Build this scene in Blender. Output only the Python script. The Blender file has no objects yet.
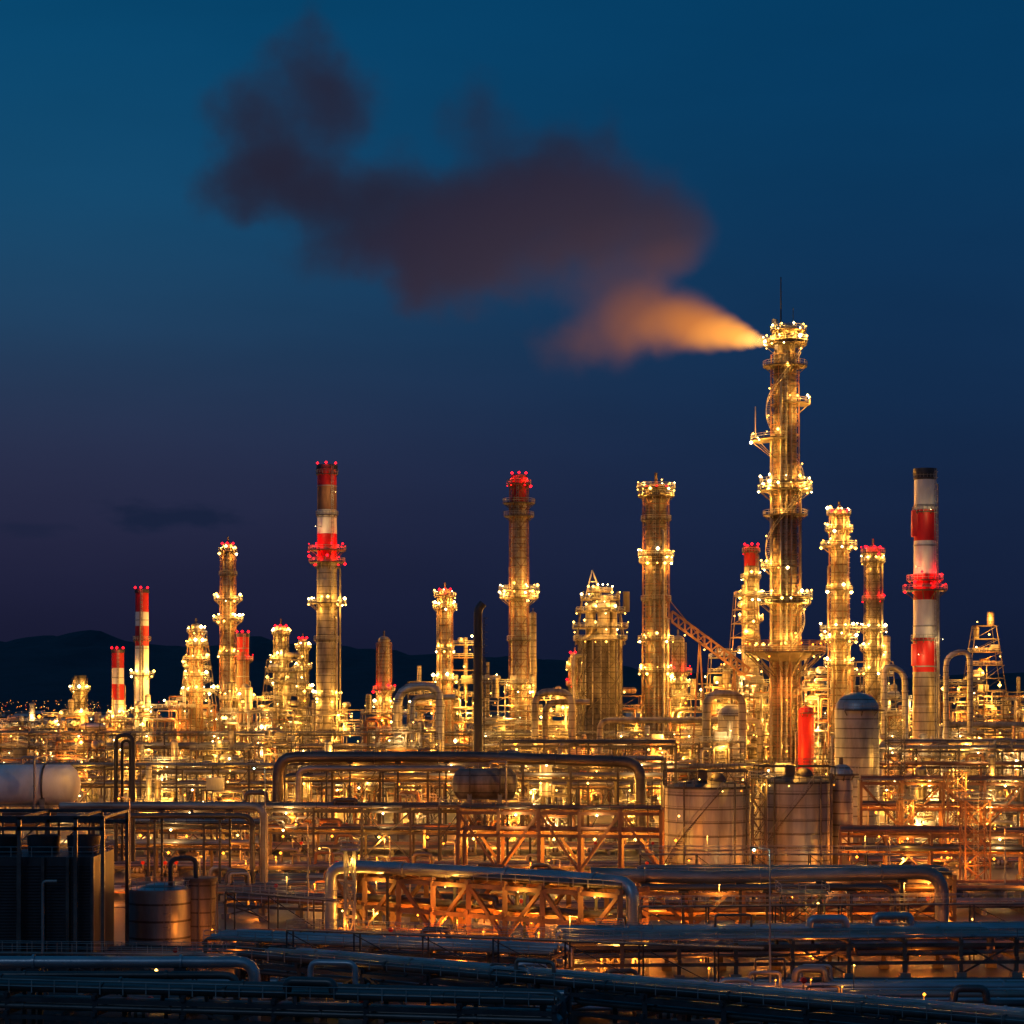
import bpy, math, random, bmesh
from mathutils import Vector
from mathutils import noise as mn
R = random.Random(7)
scene = bpy.context.scene
scene.view_settings.view_transform = 'Standard'
scene.view_settings.look = 'None'
scene.view_settings.exposure = 0
EYE = 30.0
F = 2048.0
def X(px, d): return (px-512)*d/F          # pixel column -> metres east at range d
def Z(py, d): return EYE+(700-py)*d/F      # pixel row -> metres above ground
# ---------------------------------------------------------------- materials
MAT = {}
def new_mat(name):
    m = bpy.data.materials.new(name); m.use_nodes = True
    nt = m.node_tree; nt.nodes.clear()
    return m, nt, nt.nodes, nt.links
def surf(name, c1, c2, metal=0.0, rough=0.5, scale=0.35, stretch=(1,1,0.25), bump=0.15, dirt=0.5, bands=0):
    m, nt, N, L = new_mat(name)
    out = N.new('ShaderNodeOutputMaterial'); b = N.new('ShaderNodeBsdfPrincipled')
    geo = N.new('ShaderNodeNewGeometry')
    mp = N.new('ShaderNodeVectorMath'); mp.operation='MULTIPLY'; mp.inputs[1].default_value = stretch
    L.new(geo.outputs['Position'], mp.inputs[0])
    n1 = N.new('ShaderNodeTexNoise'); n1.inputs['Scale'].default_value = scale; n1.inputs['Detail'].default_value = 5; n1.inputs['Roughness'].default_value=0.65
    L.new(mp.outputs[0], n1.inputs['Vector'])
    rp = N.new('ShaderNodeValToRGB'); rp.color_ramp.elements[0].position=0.5-dirt*0.3; rp.color_ramp.elements[1].position=0.5+dirt*0.3
    rp.color_ramp.elements[0].color=(*c2,1); rp.color_ramp.elements[1].color=(*c1,1)
    L.new(n1.outputs['Fac'], rp.inputs[0])
    col = rp.outputs[0]
    if bands:
        sp = N.new('ShaderNodeSeparateXYZ'); L.new(geo.outputs['Position'], sp.inputs[0])
        mo = N.new('ShaderNodeMath'); mo.operation='MODULO'; mo.inputs[1].default_value=bands; L.new(sp.outputs['Z'], mo.inputs[0])
        lt = N.new('ShaderNodeMath'); lt.operation='LESS_THAN'; lt.inputs[1].default_value=bands*0.12; L.new(mo.outputs[0], lt.inputs[0])
        mx = N.new('ShaderNodeMixRGB'); mx.blend_type='MULTIPLY'; mx.inputs[2].default_value=(0.4,0.36,0.33,1)
        L.new(lt.outputs[0], mx.inputs[0]); L.new(col, mx.inputs[1]); col = mx.outputs[0]
    L.new(col, b.inputs['Base Color'])
    b.inputs['Metallic'].default_value=metal
    rr = N.new('ShaderNodeMapRange'); rr.inputs[3].default_value=max(rough-0.12,0.05); rr.inputs[4].default_value=min(rough+0.2,1)
    L.new(n1.outputs['Fac'], rr.inputs[0]); L.new(rr.outputs[0], b.inputs['Roughness'])
    bp = N.new('ShaderNodeBump'); bp.inputs['Strength'].default_value=bump; bp.inputs['Distance'].default_value=0.1
    n2 = N.new('ShaderNodeTexNoise'); n2.inputs['Scale'].default_value=2.5; n2.inputs['Detail'].default_value=2
    L.new(geo.outputs['Position'], n2.inputs['Vector']); L.new(n2.outputs['Fac'], bp.inputs['Height']); L.new(bp.outputs[0], b.inputs['Normal'])
    L.new(b.outputs[0], out.inputs[0]); MAT[name]=m
surf('clad', (0.42,0.37,0.31),(0.15,0.12,0.09), metal=0.3, rough=0.42, bands=2.4)
surf('clad_dark', (0.25,0.21,0.17),(0.075,0.06,0.045), metal=0.3, rough=0.5, bands=1.6)
surf('alu', (0.52,0.51,0.49),(0.28,0.27,0.26), metal=0.6, rough=0.35, bands=2.0)
surf('steel', (0.14,0.11,0.085),(0.055,0.042,0.032), metal=0.2, rough=0.55)
surf('dark', (0.060,0.062,0.068),(0.028,0.029,0.032), metal=0.2, rough=0.45)
surf('rust', (0.32,0.15,0.075),(0.12,0.055,0.03), metal=0.0, rough=0.65)
surf('galv', (0.42,0.41,0.39),(0.24,0.23,0.22), metal=0.4, rough=0.4)
surf('red', (0.62,0.012,0.010),(0.42,0.010,0.008), rough=0.45)
surf('white', (0.82,0.80,0.78),(0.62,0.59,0.56), rough=0.45)
surf('tank', (0.40,0.40,0.395),(0.20,0.198,0.195), metal=0.25, rough=0.38, bands=2.3, stretch=(1,1,0.12))
surf('concrete', (0.24,0.22,0.20),(0.12,0.11,0.10), rough=0.85)
surf('asphalt', (0.060,0.056,0.052),(0.03,0.028,0.027), rough=0.5, stretch=(1,1,1), scale=0.1)
surf('hill', (0.028,0.034,0.052),(0.016,0.020,0.032), rough=1, stretch=(1,1,1), scale=0.01)
surf('pipe', (0.40,0.36,0.32),(0.18,0.15,0.125), metal=0.45, rough=0.34, stretch=(0.3,1,1))
surf('pipe_dark', (0.15,0.138,0.13),(0.06,0.055,0.052), metal=0.45, rough=0.30, stretch=(0.3,1,1))
surf('pipe_galv', (0.50,0.51,0.53),(0.30,0.305,0.315), metal=0.6, rough=0.30, stretch=(0.3,1,1))
surf('paint_line', (0.75,0.75,0.72),(0.5,0.5,0.48), rough=0.6)
def emis(name, c, s):
    m, nt, N, L = new_mat(name)
    out = N.new('ShaderNodeOutputMaterial'); e = N.new('ShaderNodeEmission')
    e.inputs[0].default_value=(*c,1); e.inputs[1].default_value=s; L.new(e.outputs[0], out.inputs[0])
    try: m.cycles.emission_sampling='NONE'
    except Exception: pass
    MAT[name]=m
GOLD=(1.0,0.45,0.06); ORNG=(1.0,0.25,0.02); WHT=(1.0,0.62,0.22); REDC=(1.0,0.012,0.01); COOL=(0.65,1.0,0.80)
emis('b_gold',(1.0,0.52,0.10),9); emis('b_orng',(1.0,0.27,0.02),6); emis('b_wht',(1.0,0.70,0.27),24)
emis('b_red',(1.0,0.006,0.012),6.5); emis('b_cool',(0.6,1.0,0.75),8)
KIND={'g':('b_gold',GOLD),'o':('b_orng',ORNG),'w':('b_wht',WHT),'r':('b_red',REDC),'c':('b_cool',COOL)}
PWR={'g':1.85,'o':2.1,'w':1.85,'r':1.4,'c':1.5}
BP=0.42      # share of the rating for lamps hung directly under their globe
# ---------------------------------------------------------------- mesh builder
LD={}
NL=[0]
class B:
    def __init__(s): s.v=[]; s.f=[]; s.m=[]; s.sm=[]; s.mats=[]; s.l=[]
    def mi(s,n):
        if n not in s.mats: s.mats.append(n)
        return s.mats.index(n)
    def face(s,idx,mi,sm=False): s.f.append(idx); s.m.append(mi); s.sm.append(sm)
    def rings(s,rings,mat,sm=True,caps=True):
        mi=s.mi(mat); n=len(rings[0]); base=len(s.v)
        for r in rings: s.v.extend(r)
        for k in range(len(rings)-1):
            a=base+k*n; b=a+n
            for i in range(n):
                j=(i+1)%n; s.face((a+i,a+j,b+j,b+i),mi,sm)
        if caps:
            for r,rev in ((rings[0],True),(rings[-1],False)):
                q=len(s.v); s.v.extend(r); ids=list(range(q,q+n))
                if rev: ids.reverse()
                s.face(tuple(ids),mi,False)
    def tube(s,p0,p1,r0,mat,n=8,r1=None,caps=True):
        if r1 is None: r1=r0
        a=Vector(p0); b=Vector(p1); d=b-a
        if d.length<1e-6: return
        d.normalize(); ref=Vector((0,0,1)) if abs(d.z)<0.9 else Vector((1,0,0))
        u=d.cross(ref).normalized(); w=u.cross(d)
        off=math.pi/4 if n==4 else 0
        A=[];C=[]
        for i in range(n):
            t=-(2*math.pi*i/n+off); k=u*math.cos(t)+w*math.sin(t)
            A.append(tuple(a+k*r0)); C.append(tuple(b+k*r1))
        s.rings([A,C],mat,n>5,caps)
    def beam(s,p0,p1,w,mat='steel'): s.tube(p0,p1,w*0.7,mat,4)
    def cyl(s,x,y,z0,z1,r,mat,n=20,r1=None,caps=True):
        if r1 is None: r1=r
        A=[(x+r*math.cos(2*math.pi*i/n),y+r*math.sin(2*math.pi*i/n),z0) for i in range(n)]
        C=[(x+r1*math.cos(2*math.pi*i/n),y+r1*math.sin(2*math.pi*i/n),z1) for i in range(n)]
        s.rings([A,C],mat,True,caps)
    def dome(s,x,y,z,r,h,mat,n=20):
        rs=[]
        for k in range(6):
            t=k/5*math.pi/2; rr=max(r*math.cos(t),0.02); zz=z+h*math.sin(t)
            rs.append([(x+rr*math.cos(2*math.pi*i/n),y+rr*math.sin(2*math.pi*i/n),zz) for i in range(n)])
        s.rings(rs,mat,True,False)
    def drum(s,c,ax,L,r,mat,n=20):
        a=Vector((ax[0],ax[1],0)).normalized(); u=Vector((-a.y,a.x,0)); w=Vector((0,0,1)); c=Vector(c)
        rs=[]
        prof=[(-L/2-r*0.5,0.03),(-L/2-r*0.45,r*0.4),(-L/2-r*0.3,r*0.75),(-L/2,r),(L/2,r),(L/2+r*0.3,r*0.75),(L/2+r*0.45,r*0.4),(L/2+r*0.5,0.03)]
        for t,rr in prof:
            rs.append([tuple(c+a*t+(u*math.cos(2*math.pi*i/n)+w*math.sin(2*math.pi*i/n))*rr) for i in range(n)])
        s.rings(rs,mat,True,False)
        for t in (-L*0.3,L*0.3):
            s.tube(c+a*(t-0.15),c+a*(t+0.15),r*1.04,'steel',n)
    def box(s,c,sz,mat,rot=0):
        cx,cy,cz=c; hx,hy,hz=sz[0]/2,sz[1]/2,sz[2]/2; ca,sa=math.cos(rot),math.sin(rot)
        q=len(s.v)
        for dz in (-hz,hz):
            for dx,dy in ((-hx,-hy),(hx,-hy),(hx,hy),(-hx,hy)):
                s.v.append((cx+dx*ca-dy*sa,cy+dx*sa+dy*ca,cz+dz))
        mi=s.mi(mat)
        for f in ((3,2,1,0),(4,5,6,7),(0,1,5,4),(1,2,6,5),(2,3,7,6),(3,0,4,7)): s.face(tuple(q+i for i in f),mi)
    def path(s,pts,r,mat='pipe',n=8,bend=None,flange=True):
        P=[Vector(p) for p in pts]
        if bend is None: bend=r*2.5
        Q=[P[0]]
        for i in range(1,len(P)-1):
            a=(P[i-1]-P[i]); b=(P[i+1]-P[i]); k=min(bend,a.length*0.48,b.length*0.48)
            a.normalize(); b.normalize(); s0=P[i]+a*k; s1=P[i]+b*k
            for t in (0,0.25,0.5,0.75,1): Q.append(s0*(1-t)**2+P[i]*(2*t*(1-t))+s1*t*t)
        Q.append(P[-1])
        rs=[]; u=None
        for i,p in enumerate(Q):
            d=(Q[min(i+1,len(Q)-1)]-Q[max(i-1,0)])
            if d.length<1e-6: continue
            d.normalize()
            if u is None:
                ref=Vector((0,0,1)) if abs(d.z)<0.9 else Vector((1,0,0)); u=d.cross(ref).normalized()
            else:
                u=(u-d*u.dot(d)).normalized()
            w=d.cross(u)
            rs.append([tuple(p+(u*math.cos(2*math.pi*j/n)+w*math.sin(2*math.pi*j/n))*r) for j in range(n)])
        s.rings(rs,mat,True,True)
        if flange:
            for i in range(len(P)-1):
                d=P[i+1]-P[i]; L=d.length
                if L>8*r+2:
                    d.normalize(); nf=max(1,int(L/11))
                    for k in range(nf):
                        c=P[i]+d*(L*(k+0.5)/nf); s.tube(c-d*0.12,c+d*0.12,r*1.28,mat,n)
    def rail(s,pts,h=1.2,t=0.06,mat='galv',step=2.0,closed=False):
        P=[Vector(p) for p in pts]
        if closed: P.append(P[0])
        for i in range(len(P)-1):
            a,b=P[i],P[i+1]; L=(b-a).length
            for hh in (h,h*0.5): s.tube(a+Vector((0,0,hh)),b+Vector((0,0,hh)),t,mat,3,caps=False)
            k=max(1,int(L/step))
            for j in range(k):
                p=a.lerp(b,j/k); s.tube(p,p+Vector((0,0,h)),t,mat,3,caps=False)
    def ladder(s,x,y,z0,z1,ang,r,mat='galv',cage=True,t=0.06):
        ux,uy=math.cos(ang),math.sin(ang); tx,ty=-uy,ux
        cx,cy=x+ux*(r+0.35),y+uy*(r+0.35)
        for k in (-0.35,0.35): s.tube((cx+tx*k,cy+ty*k,z0),(cx+tx*k,cy+ty*k,z1),t,mat,3,caps=False)
        z=z0
        while z<z1:
            s.tube((cx-tx*0.35,cy-ty*0.35,z),(cx+tx*0.35,cy+ty*0.35,z),t*0.8,mat,3,caps=False); z+=0.8
        if cage:
            z=z0+2
            while z<z1:
                pts=[(cx+tx*0.5*math.cos(a)+ux*0.8*math.sin(a),cy+ty*0.5*math.cos(a)+uy*0.8*math.sin(a),z) for a in (0,0.8,1.57,2.35,3.14)]
                for i in range(4): s.tube(pts[i],pts[i+1],t,mat,3,caps=False)
                z+=1.6
    def platform(s,x,y,z,ri,ro,a0=0,a1=2*math.pi,mat='steel',t=0.07,n=20):
        full=abs(a1-a0-2*math.pi)<1e-3
        m=max(4,int(n*(a1-a0)/(2*math.pi)))
        mi=s.mi(mat); q=len(s.v); th=0.3
        for i in range(m+1):
            a=a0+(a1-a0)*i/m; c,sn=math.cos(a),math.sin(a)
            s.v += [(x+ri*c,y+ri*sn,z),(x+ro*c,y+ro*sn,z),(x+ro*c,y+ro*sn,z-th),(x+ri*c,y+ri*sn,z-th)]
        for i in range(m):
            a=q+i*4; b=a+4
            s.face((a,a+1,b+1,b),mi); s.face((a+1,a+2,b+2,b+1),mi); s.face((a+2,a+3,b+3,b+2),mi)
        pts=[(x+ro*math.cos(a0+(a1-a0)*i/m),y+ro*math.sin(a0+(a1-a0)*i/m),z) for i in range(m if full else m+1)]
        s.rail(pts,1.35,t,closed=full,step=1.6)
        for i in range(0,m,2):
            a=a0+(a1-a0)*i/m; c,sn=math.cos(a),math.sin(a)
            s.tube((x+(ro-0.2)*c,y+(ro-0.2)*sn,z-th),(x+ri*c,y+ri*sn,z-th-(ro-ri)*0.8),0.12,mat,4)
    def bulb(s,p,k='g',r=0.3,power=0,size=None):
        mi=s.mi(KIND[k][0]); q=len(s.v); x,y,z=p
        s.v += [(x+r,y,z),(x-r,y,z),(x,y+r,z),(x,y-r,z),(x,y,z+r),(x,y,z-r)]
        for f in ((0,2,4),(2,1,4),(1,3,4),(3,0,4),(2,0,5),(1,2,5),(3,1,5),(0,3,5)): s.face(tuple(q+i for i in f),mi,True)
        if power: s.l.append(((x,y-.1,z-r-.3),k,power*BP))
    def light(s,p,k,power): s.l.append((p,k,power))
    def make(s,name):
        me=bpy.data.meshes.new(name); me.from_pydata(s.v,[],s.f)
        for m in s.mats: me.materials.append(MAT[m])
        me.polygons.foreach_set('material_index',s.m); me.polygons.foreach_set('use_smooth',s.sm); me.update()
        o=bpy.data.objects.new(name,me); scene.collection.objects.link(o)
        for (p,k,pw) in s.l:
            pw*=PWR[k]; key=(k,round(pw,-1))
            if key not in LD:
                d=bpy.data.lights.new('lamp_bulb','POINT'); d.color=KIND[k][1]; d.energy=pw; d.shadow_soft_size=0.15; LD[key]=d
            lo=bpy.data.objects.new('lamp_bulb',LD[key]); lo.location=p; lo.parent=o; scene.collection.objects.link(lo); NL[0]+=1
        return o
PI=math.pi
# ---------------------------------------------------------------- columns / chimneys
def scaffold(b,x,y,z0,z1,rf,off,t,mat='steel',n=8,step=3.4,seed=0):
    k=max(1,int((z1-z0)/step)); dz=(z1-z0)/k
    def P(i,z): 
        a=2*PI*i/n+.2; r=rf(z)+off; return (x+r*math.cos(a),y+r*math.sin(a),z)
    for j in range(k):
        za=z0+j*dz; zb=za+dz
        for i in range(n):
            b.tube(P(i,za),P(i,zb),t,mat,4,caps=False); b.tube(P(i,zb),P(i+1,zb),t,mat,4,caps=False)
            if (i+j)%2==0: b.tube(P(i,za),P(i+1,zb),t*.8,mat,3,caps=False)
            else: b.tube(P(i+1,za),P(i,zb),t*.8,mat,3,caps=False)
def column(name,px,d,top,rpx,base=None,plats=(),bands=None,mat='clad',cap='dome',red=True,pipes=3,glow=1.0,seed=0,rbase=None,finish=True,ladder=True,frame=None):
    rr=random.Random(seed+int(px)); s=d/F; x=X(px,d); y=d; r=rpx*s; zt=Z(top,d); rb=(rbase or rpx)*s
    if frame is None: frame=(bands is None and pipes>=3)
    if frame: r*=.82; rb*=.82
    b=B(); th=max(0.06,0.09*d/700)
    def rad(z): return rb+(r-rb)*min(1,max(0,z/zt))
    if bands:
        zs=[Z(p,d) for p,_ in bands]+[0]
        for i,(p,m) in enumerate(bands):
            z1=Z(p,d); z0=zs[i+1]; b.cyl(x,y,z0,z1,rad(z0),m,24,rad(z1),caps=(i==0))
    else:
        b.cyl(x,y,0,zt,rb,mat,24,r)
    if frame: scaffold(b,x,y,2,zt-1,rad,r*.2+.3,.15*d/700,rr.choice(('steel','steel','rust')),8,rr.uniform(2.8,3.8))
    z=6
    while z<zt-1:
        b.cyl(x,y,z,z+0.35,rad(z)*1.035,'steel' if not bands else 'galv',24); z+=5.5 if not bands else 11
    if cap=='dome': b.dome(x,y,zt,r,r*0.7,mat); b.cyl(x,y,zt+r*0.6,zt+r*1.6,r*0.15,'steel',8)
    elif cap=='stack': b.cyl(x,y,zt-1.2,zt+0.3,r*1.12,'dark',24)
    for i in range(pipes):
        a=-math.pi/2+rr.uniform(-1.9,1.9); pr=rr.uniform(0.15,0.4)*r/3
        zz=zt*rr.uniform(0.45,0.97); k=rb+pr+0.3
        b.path([(x+k*math.cos(a),y+k*math.sin(a),0),(x+k*math.cos(a),y+k*math.sin(a),zz),(x+r*0.5*math.cos(a),y+r*0.5*math.sin(a),zz)],pr,'pipe',6)
    if ladder:
        a=-math.pi/2+rr.uniform(-0.9,0.9); b.ladder(x,y,2,zt,a,rb,t=th)
    for pl in plats:
        py,ro,kind=pl[0],pl[1]*s,pl[2]; z=Z(py,d); rz=rad(z)
        a0,a1=(pl[3],pl[4]) if len(pl)>3 else (0,2*math.pi)
        b.platform(x,y,z,rz,ro,a0,a1,t=th)
        nb=max(3,int((a1-a0)*ro/3.0)) if kind=='g' else max(5,int((a1-a0)*ro/4.5))
        if kind=='d': nb=0
        for i in range(nb):
            a=a0+(a1-a0)*(i+rr.random()*0.5)/nb
            kk='g' if rr.random()<0.6 else 'w'
            if kind=='r': kk='r'
            b.bulb((x+(ro-0.1)*math.cos(a),y+(ro-0.1)*math.sin(a),z+rr.choice((1.5,-0.6,2.0))),kk,rr.choice((.2,.28,.4,.6))*d/700)
        if kind!='d':
            kk='r' if kind=='r' else 'g'
            for a in ((-math.pi/2-0.8),(-math.pi/2+0.8)):
                am=a if len(pl)<=3 else (a0+a1)/2+(0.4 if a<-1.6 else -0.4)
                g=rz+(ro-rz)*0.75+0.3; pw=(350*glow if kind=='g' else 200)*((g-rz)+0.8)**1.2
                b.light((x+g*math.cos(am),y+g*math.sin(am),z+1.6),kk,pw)
                if kind=='g': b.light((x+(g+1.2)*math.cos(am),y+(g+1.2)*math.sin(am),z-2.2),kk,pw*0.9)
    if red:
        for a in (-2.7,-1.57,-0.45): b.bulb((x+r*1.05*math.cos(a),y+r*1.05*math.sin(a),zt+0.9),'r',0.55*d/800)
        b.light((x,y-r-1.2,zt+1.0),'r',420)
    # floodlights washing the shaft from below, bare point lamps without masts
    b.light((x-rb-5,y-rb-9,6),'g',3600*glow); b.light((x+rb+5,y-rb-9,Z(700,d)),'g',3600*glow)
    b.cyl(x,y,0.0,1.2,rb*1.3,'concrete',24)
    if finish: return b.make(name)
    return b,x,y,r,rb,zt,rad
G='g'
def band_fill(b,x,y,rb,L):  # added lamps on arms, put in to brighten the white bands
    for (a,z,p) in L:
        q=(x+(rb+4)*math.cos(a),y+(rb+4)*math.sin(a),z); b.beam((x,y,z+.15),(q[0],q[1],z+.15),.1); b.bulb(q,'w',.1); b.light((q[0],q[1]-.1,q[2]-.35),'w',p)
column('chimney',80,860,676,6.5,plats=((690,10,'g'),),mat='clad',cap='stack',red=False)
column('striped_chimney',118,840,650,6,plats=((715,11,'g'),),bands=[(650,'red'),(668,'white'),(684,'red'),(700,'white')],cap='stack')
column('striped_chimney',142,800,590,6.5,plats=((640,9,'d'),(675,12,'g'),(712,11,'g')),bands=[(590,'red'),(612,'white'),(626,'red'),(646,'white')],cap='stack',rbase=7.5)
column('distillation_column',196,800,626,6,plats=((632,9,'g'),(645,10,'g'),(660,13,'g'),(676,12,'g'),(692,15,'g')),red=False)
column('distillation_column',228,760,546,7,plats=((552,9,'g'),(575,9,'d'),(600,14,'g'),(620,15,'g'),(655,10,'g'),(692,15,'g')),rbase=8)
column('striped_chimney',243,800,634,6,plats=((660,10,'r'),(700,11,'g')),bands=[(634,'red'),(652,'rust')],cap='stack')
column('distillation_column',281,820,628,7,plats=((634,9,'g'),(660,11,'g'),(682,14,'g')),red=True)
column('distillation_column',303,840,640,5,plats=((648,8,'g'),(668,9,'g'),(690,10,'g')),red=True)
def mid_chimney():
    d=720
    b,x,y,r,rb,zt,rad=column('striped_chimney',327,d,466,9.5,plats=((474,11,'d'),(515,11,'d'),(550,19,'r'),(562,18,'r'),(603,19,'g'),(640,13,'d'),(697,14,'g')),bands=[(466,'red'),(487,'rust'),(510,'white'),(534,'red'),(560,'clad')],cap='stack',rbase=11.5,pipes=2,finish=False)
    band_fill(b,x,y,rb,((-2.0,Z(528,d),450),(-1.1,Z(494,d),450)))
    b.make('striped_chimney')
mid_chimney()
column('distillation_column',384,700,640,7,plats=((690,11,'r'),(705,11,'g')),red=False)
column('distillation_column',445,700,592,7,plats=((596,11,'g'),(608,12,'g'),(650,9,'g'),(680,12,'g')),rbase=8)
column('tall_chimney',519,680,476,9,plats=((484,12,'r'),(503,16,'d'),(516,15,'d'),(590,20,'g'),(598,19,'g'),(640,12,'d'),(690,15,'g')),bands=[(476,'red'),(502,'clad')],cap='stack',rbase=10,pipes=3,frame=True)
column('distillation_column',533,700,614,3.5,plats=(),red=False,pipes=0)
column('distillation_column',575,720,655,6,plats=((668,9,'g'),(685,9,'r')),red=True)
column('distillation_column',656,640,490,13,plats=((488,19,'g'),(496,18,'d'),(520,15,'d'),(556,18,'g'),(562,17,'g'),(600,15,'d'),(640,18,'g'),(672,17,'g')),mat='clad_dark',cap='dome',pipes=8,rbase=14,glow=.8)
column('distillation_column',678,700,640,8,plats=((672,14,'r'),(684,12,'g')),red=False)
column('distillation_column',751,720,547,7,plats=((552,9,'r'),(578,10,'g'),(596,12,'g'),(620,12,'g'),(650,13,'g')),bands=[(547,'red'),(566,'clad')],cap='stack')
column('distillation_column',839,640,514,9.5,plats=((514,12,'g'),(530,14,'g'),(546,18,'g'),(590,13,'g'),(630,19,'g'),(640,18,'g'),(665,15,'g')),rbase=11,pipes=4)
column('distillation_column',873,690,550,8.5,plats=((553,12,'r'),(562,12,'g'),(600,11,'r'),(630,14,'g'),(650,13,'g'),(672,14,'g')),rbase=10,pipes=3)
def right_chimney():
    d=560
    b,x,y,r,rb,zt,rad=column('striped_chimney',925,d,470,10.5,plats=((478,11.5,'d'),(512,12.5,'d'),(580,18,'r'),(590,22,'r'),(640,14,'d')),bands=[(470,'dark'),(480,'white'),(510,'red'),(541,'white'),(574,'red'),(600,'white'),(638,'red'),(672,'clad')],cap='stack',rbase=13,red=False,pipes=2,finish=False)
    band_fill(b,x,y,rb,((-1.57,Z(512,d),240),(-2.1,Z(568,d),420),(-2.0,Z(655,d),600),(-1.1,Z(640,d),450)))
    b.box((X(914,d),y-1,Z(524,d)),(1.6,1.6,26*d/F),'red'); b.box((X(914,d),y-1,Z(655,d)),(1.6,1.6,22*d/F),'red')
    b.make('striped_chimney')
right_chimney()
def vent():
    d=470; b=B(); x=X(478,d); zt=Z(618,d)
    b.cyl(x,d,0,zt,1.15,'dark',16,0.95)
    b.path([(x,d,zt-1),(x,d,zt+2),(x+1.2,d,zt+3.4)],0.95,'dark',12,2)
    for z in range(6,int(zt),6): b.cyl(x,d,z,z+0.3,1.3,'dark',16)
    b.ladder(x,d,2,zt,-0.3,1.1,'dark'); b.box((x,d,0.6),(4,4,1.2),'concrete'); b.make('vent_stack')
vent()
def main_tower():
    d=600; s=d/F
    b,x,y,r,rb,zt,rad=column('flare_tower',785,d,352,14,plats=((652,41,'d'),(597,27,'g'),(603,26,'d'),(567,24,'g',PI*0.6,PI*1.6),(515,22,'d'),(483,25,'g'),(490,27,'g'),(440,34,'g',PI*0.75,PI*1.45),(404,25,'g',-PI*0.55,PI*0.2),(366,22,'d'),(344,22,'g')),mat='clad_dark',cap='none',rbase=16,pipes=9,red=False,finish=False,glow=1.0,frame=True)
    zc=Z(652,d); b.cyl(x,y,zc-3,zc-0.4,rad(zc)*1.1,'steel',24,34*s)
    for i in range(20):
        a=2*PI*i/20; b.beam((x+40*s*math.cos(a),y+40*s*math.sin(a),zc-.4),(x+rad(zc)*1.05*math.cos(a),y+rad(zc)*1.05*math.sin(a),zc-8),0.22,'steel')
    for i in range(24):
        a=2*PI*i/24; b.beam((x+40*s*math.cos(a),y+40*s*math.sin(a),zc),(x+40*s*math.cos(a),y+40*s*math.sin(a),zc+3.2),0.2,'rust')
    for z in (zc+.6,zc+1.6,zc+3.2): b.rail([(x+40*s*math.cos(2*PI*i/24),y+40*s*math.sin(2*PI*i/24),z-1) for i in range(24)],1.0,0.12,'rust',closed=True)
    for i in range(14):
        a=2*PI*i/14+0.1; b.bulb((x+36*s*math.cos(a),y+36*s*math.sin(a),zc+(2.4 if i%3 else -1.5)),'o' if i%2 else 'g',0.3)
    for a in (-2.4,-1.57,-0.7): b.light((x+33*s*math.cos(a),y+33*s*math.sin(a),zc+3.5),'g',3300); b.light((x+33*s*math.cos(a),y+33*s*math.sin(a),zc-11),'o',1000)
    z0=zc; n=int((zt-zc)/0.55); prev=None
    for i in range(n):
        z=z0+i*0.55; a=-PI/2+i*0.085; ri=rad(z)+0.25; ro=ri+1.8
        p=(x+ro*math.cos(a),y+ro*math.sin(a),z)
        b.beam((x+ri*math.cos(a),y+ri*math.sin(a),z),p,0.18,'steel')
        if prev:
            b.tube(prev,p,0.11,'galv',3,caps=False); b.tube((prev[0],prev[1],prev[2]+1.2),(p[0],p[1],p[2]+1.2),0.1,'galv',3,caps=False)
        if i%2==0: b.tube(p,(p[0],p[1],p[2]+1.2),0.07,'galv',3,caps=False)
        if i%13==5: b.bulb((p[0],p[1],z+2.6),'g',0.26,900)
        prev=p
    z1=zt; b.cyl(x,y,z1,z1+2,r*0.9,'steel',24); b.cyl(x+1.0,y,z1+2,z1+7,2.6,'clad',20); b.dome(x+1,y,z1+7,2.6,1.0,'clad')
    b.platform(x+1,y,z1+6.2,2.6,5.2,t=0.1); b.platform(x+1,y,z1+3.2,2.6,5.6,t=0.1)
    for i in range(9):
        a=2*PI*i/9; b.bulb((x+1+5.1*math.cos(a),y+5.1*math.sin(a),z1+7.6),'w' if i%2 else 'g',0.34)
    b.light((x-2,y-5.5,z1+4.5),'g',1600); b.light((x+4,y-5.5,z1+4.5),'g',1600)
    b.path([(x-3,y,z1+2),(x-3,y,z1+8),(x-3,y,z1+9.5)],0.9,'galv',10)
    b.tube((x-0.5,y,z1+3.2),(x-5.6,y,z1+3.0),0.55,'steel',12,0.85)
    b.bulb((x-5.8,y,z1+3.0),'w',0.7,2500)
    b.tube((x-1.2,y,z1+8),(x-1.2,y,Z(277,d)),0.26,'dark',6,0.16)
    b.tube((x+2.4,y,z1+7),(x+2.4,y,z1+13),0.12,'galv',5)
    b.tube((X(755,d),y-1,Z(440,d)),(X(755,d),y-1,Z(407,d)),0.16,'galv',5)
    return b.make('flare_tower')
main_tower()
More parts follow.
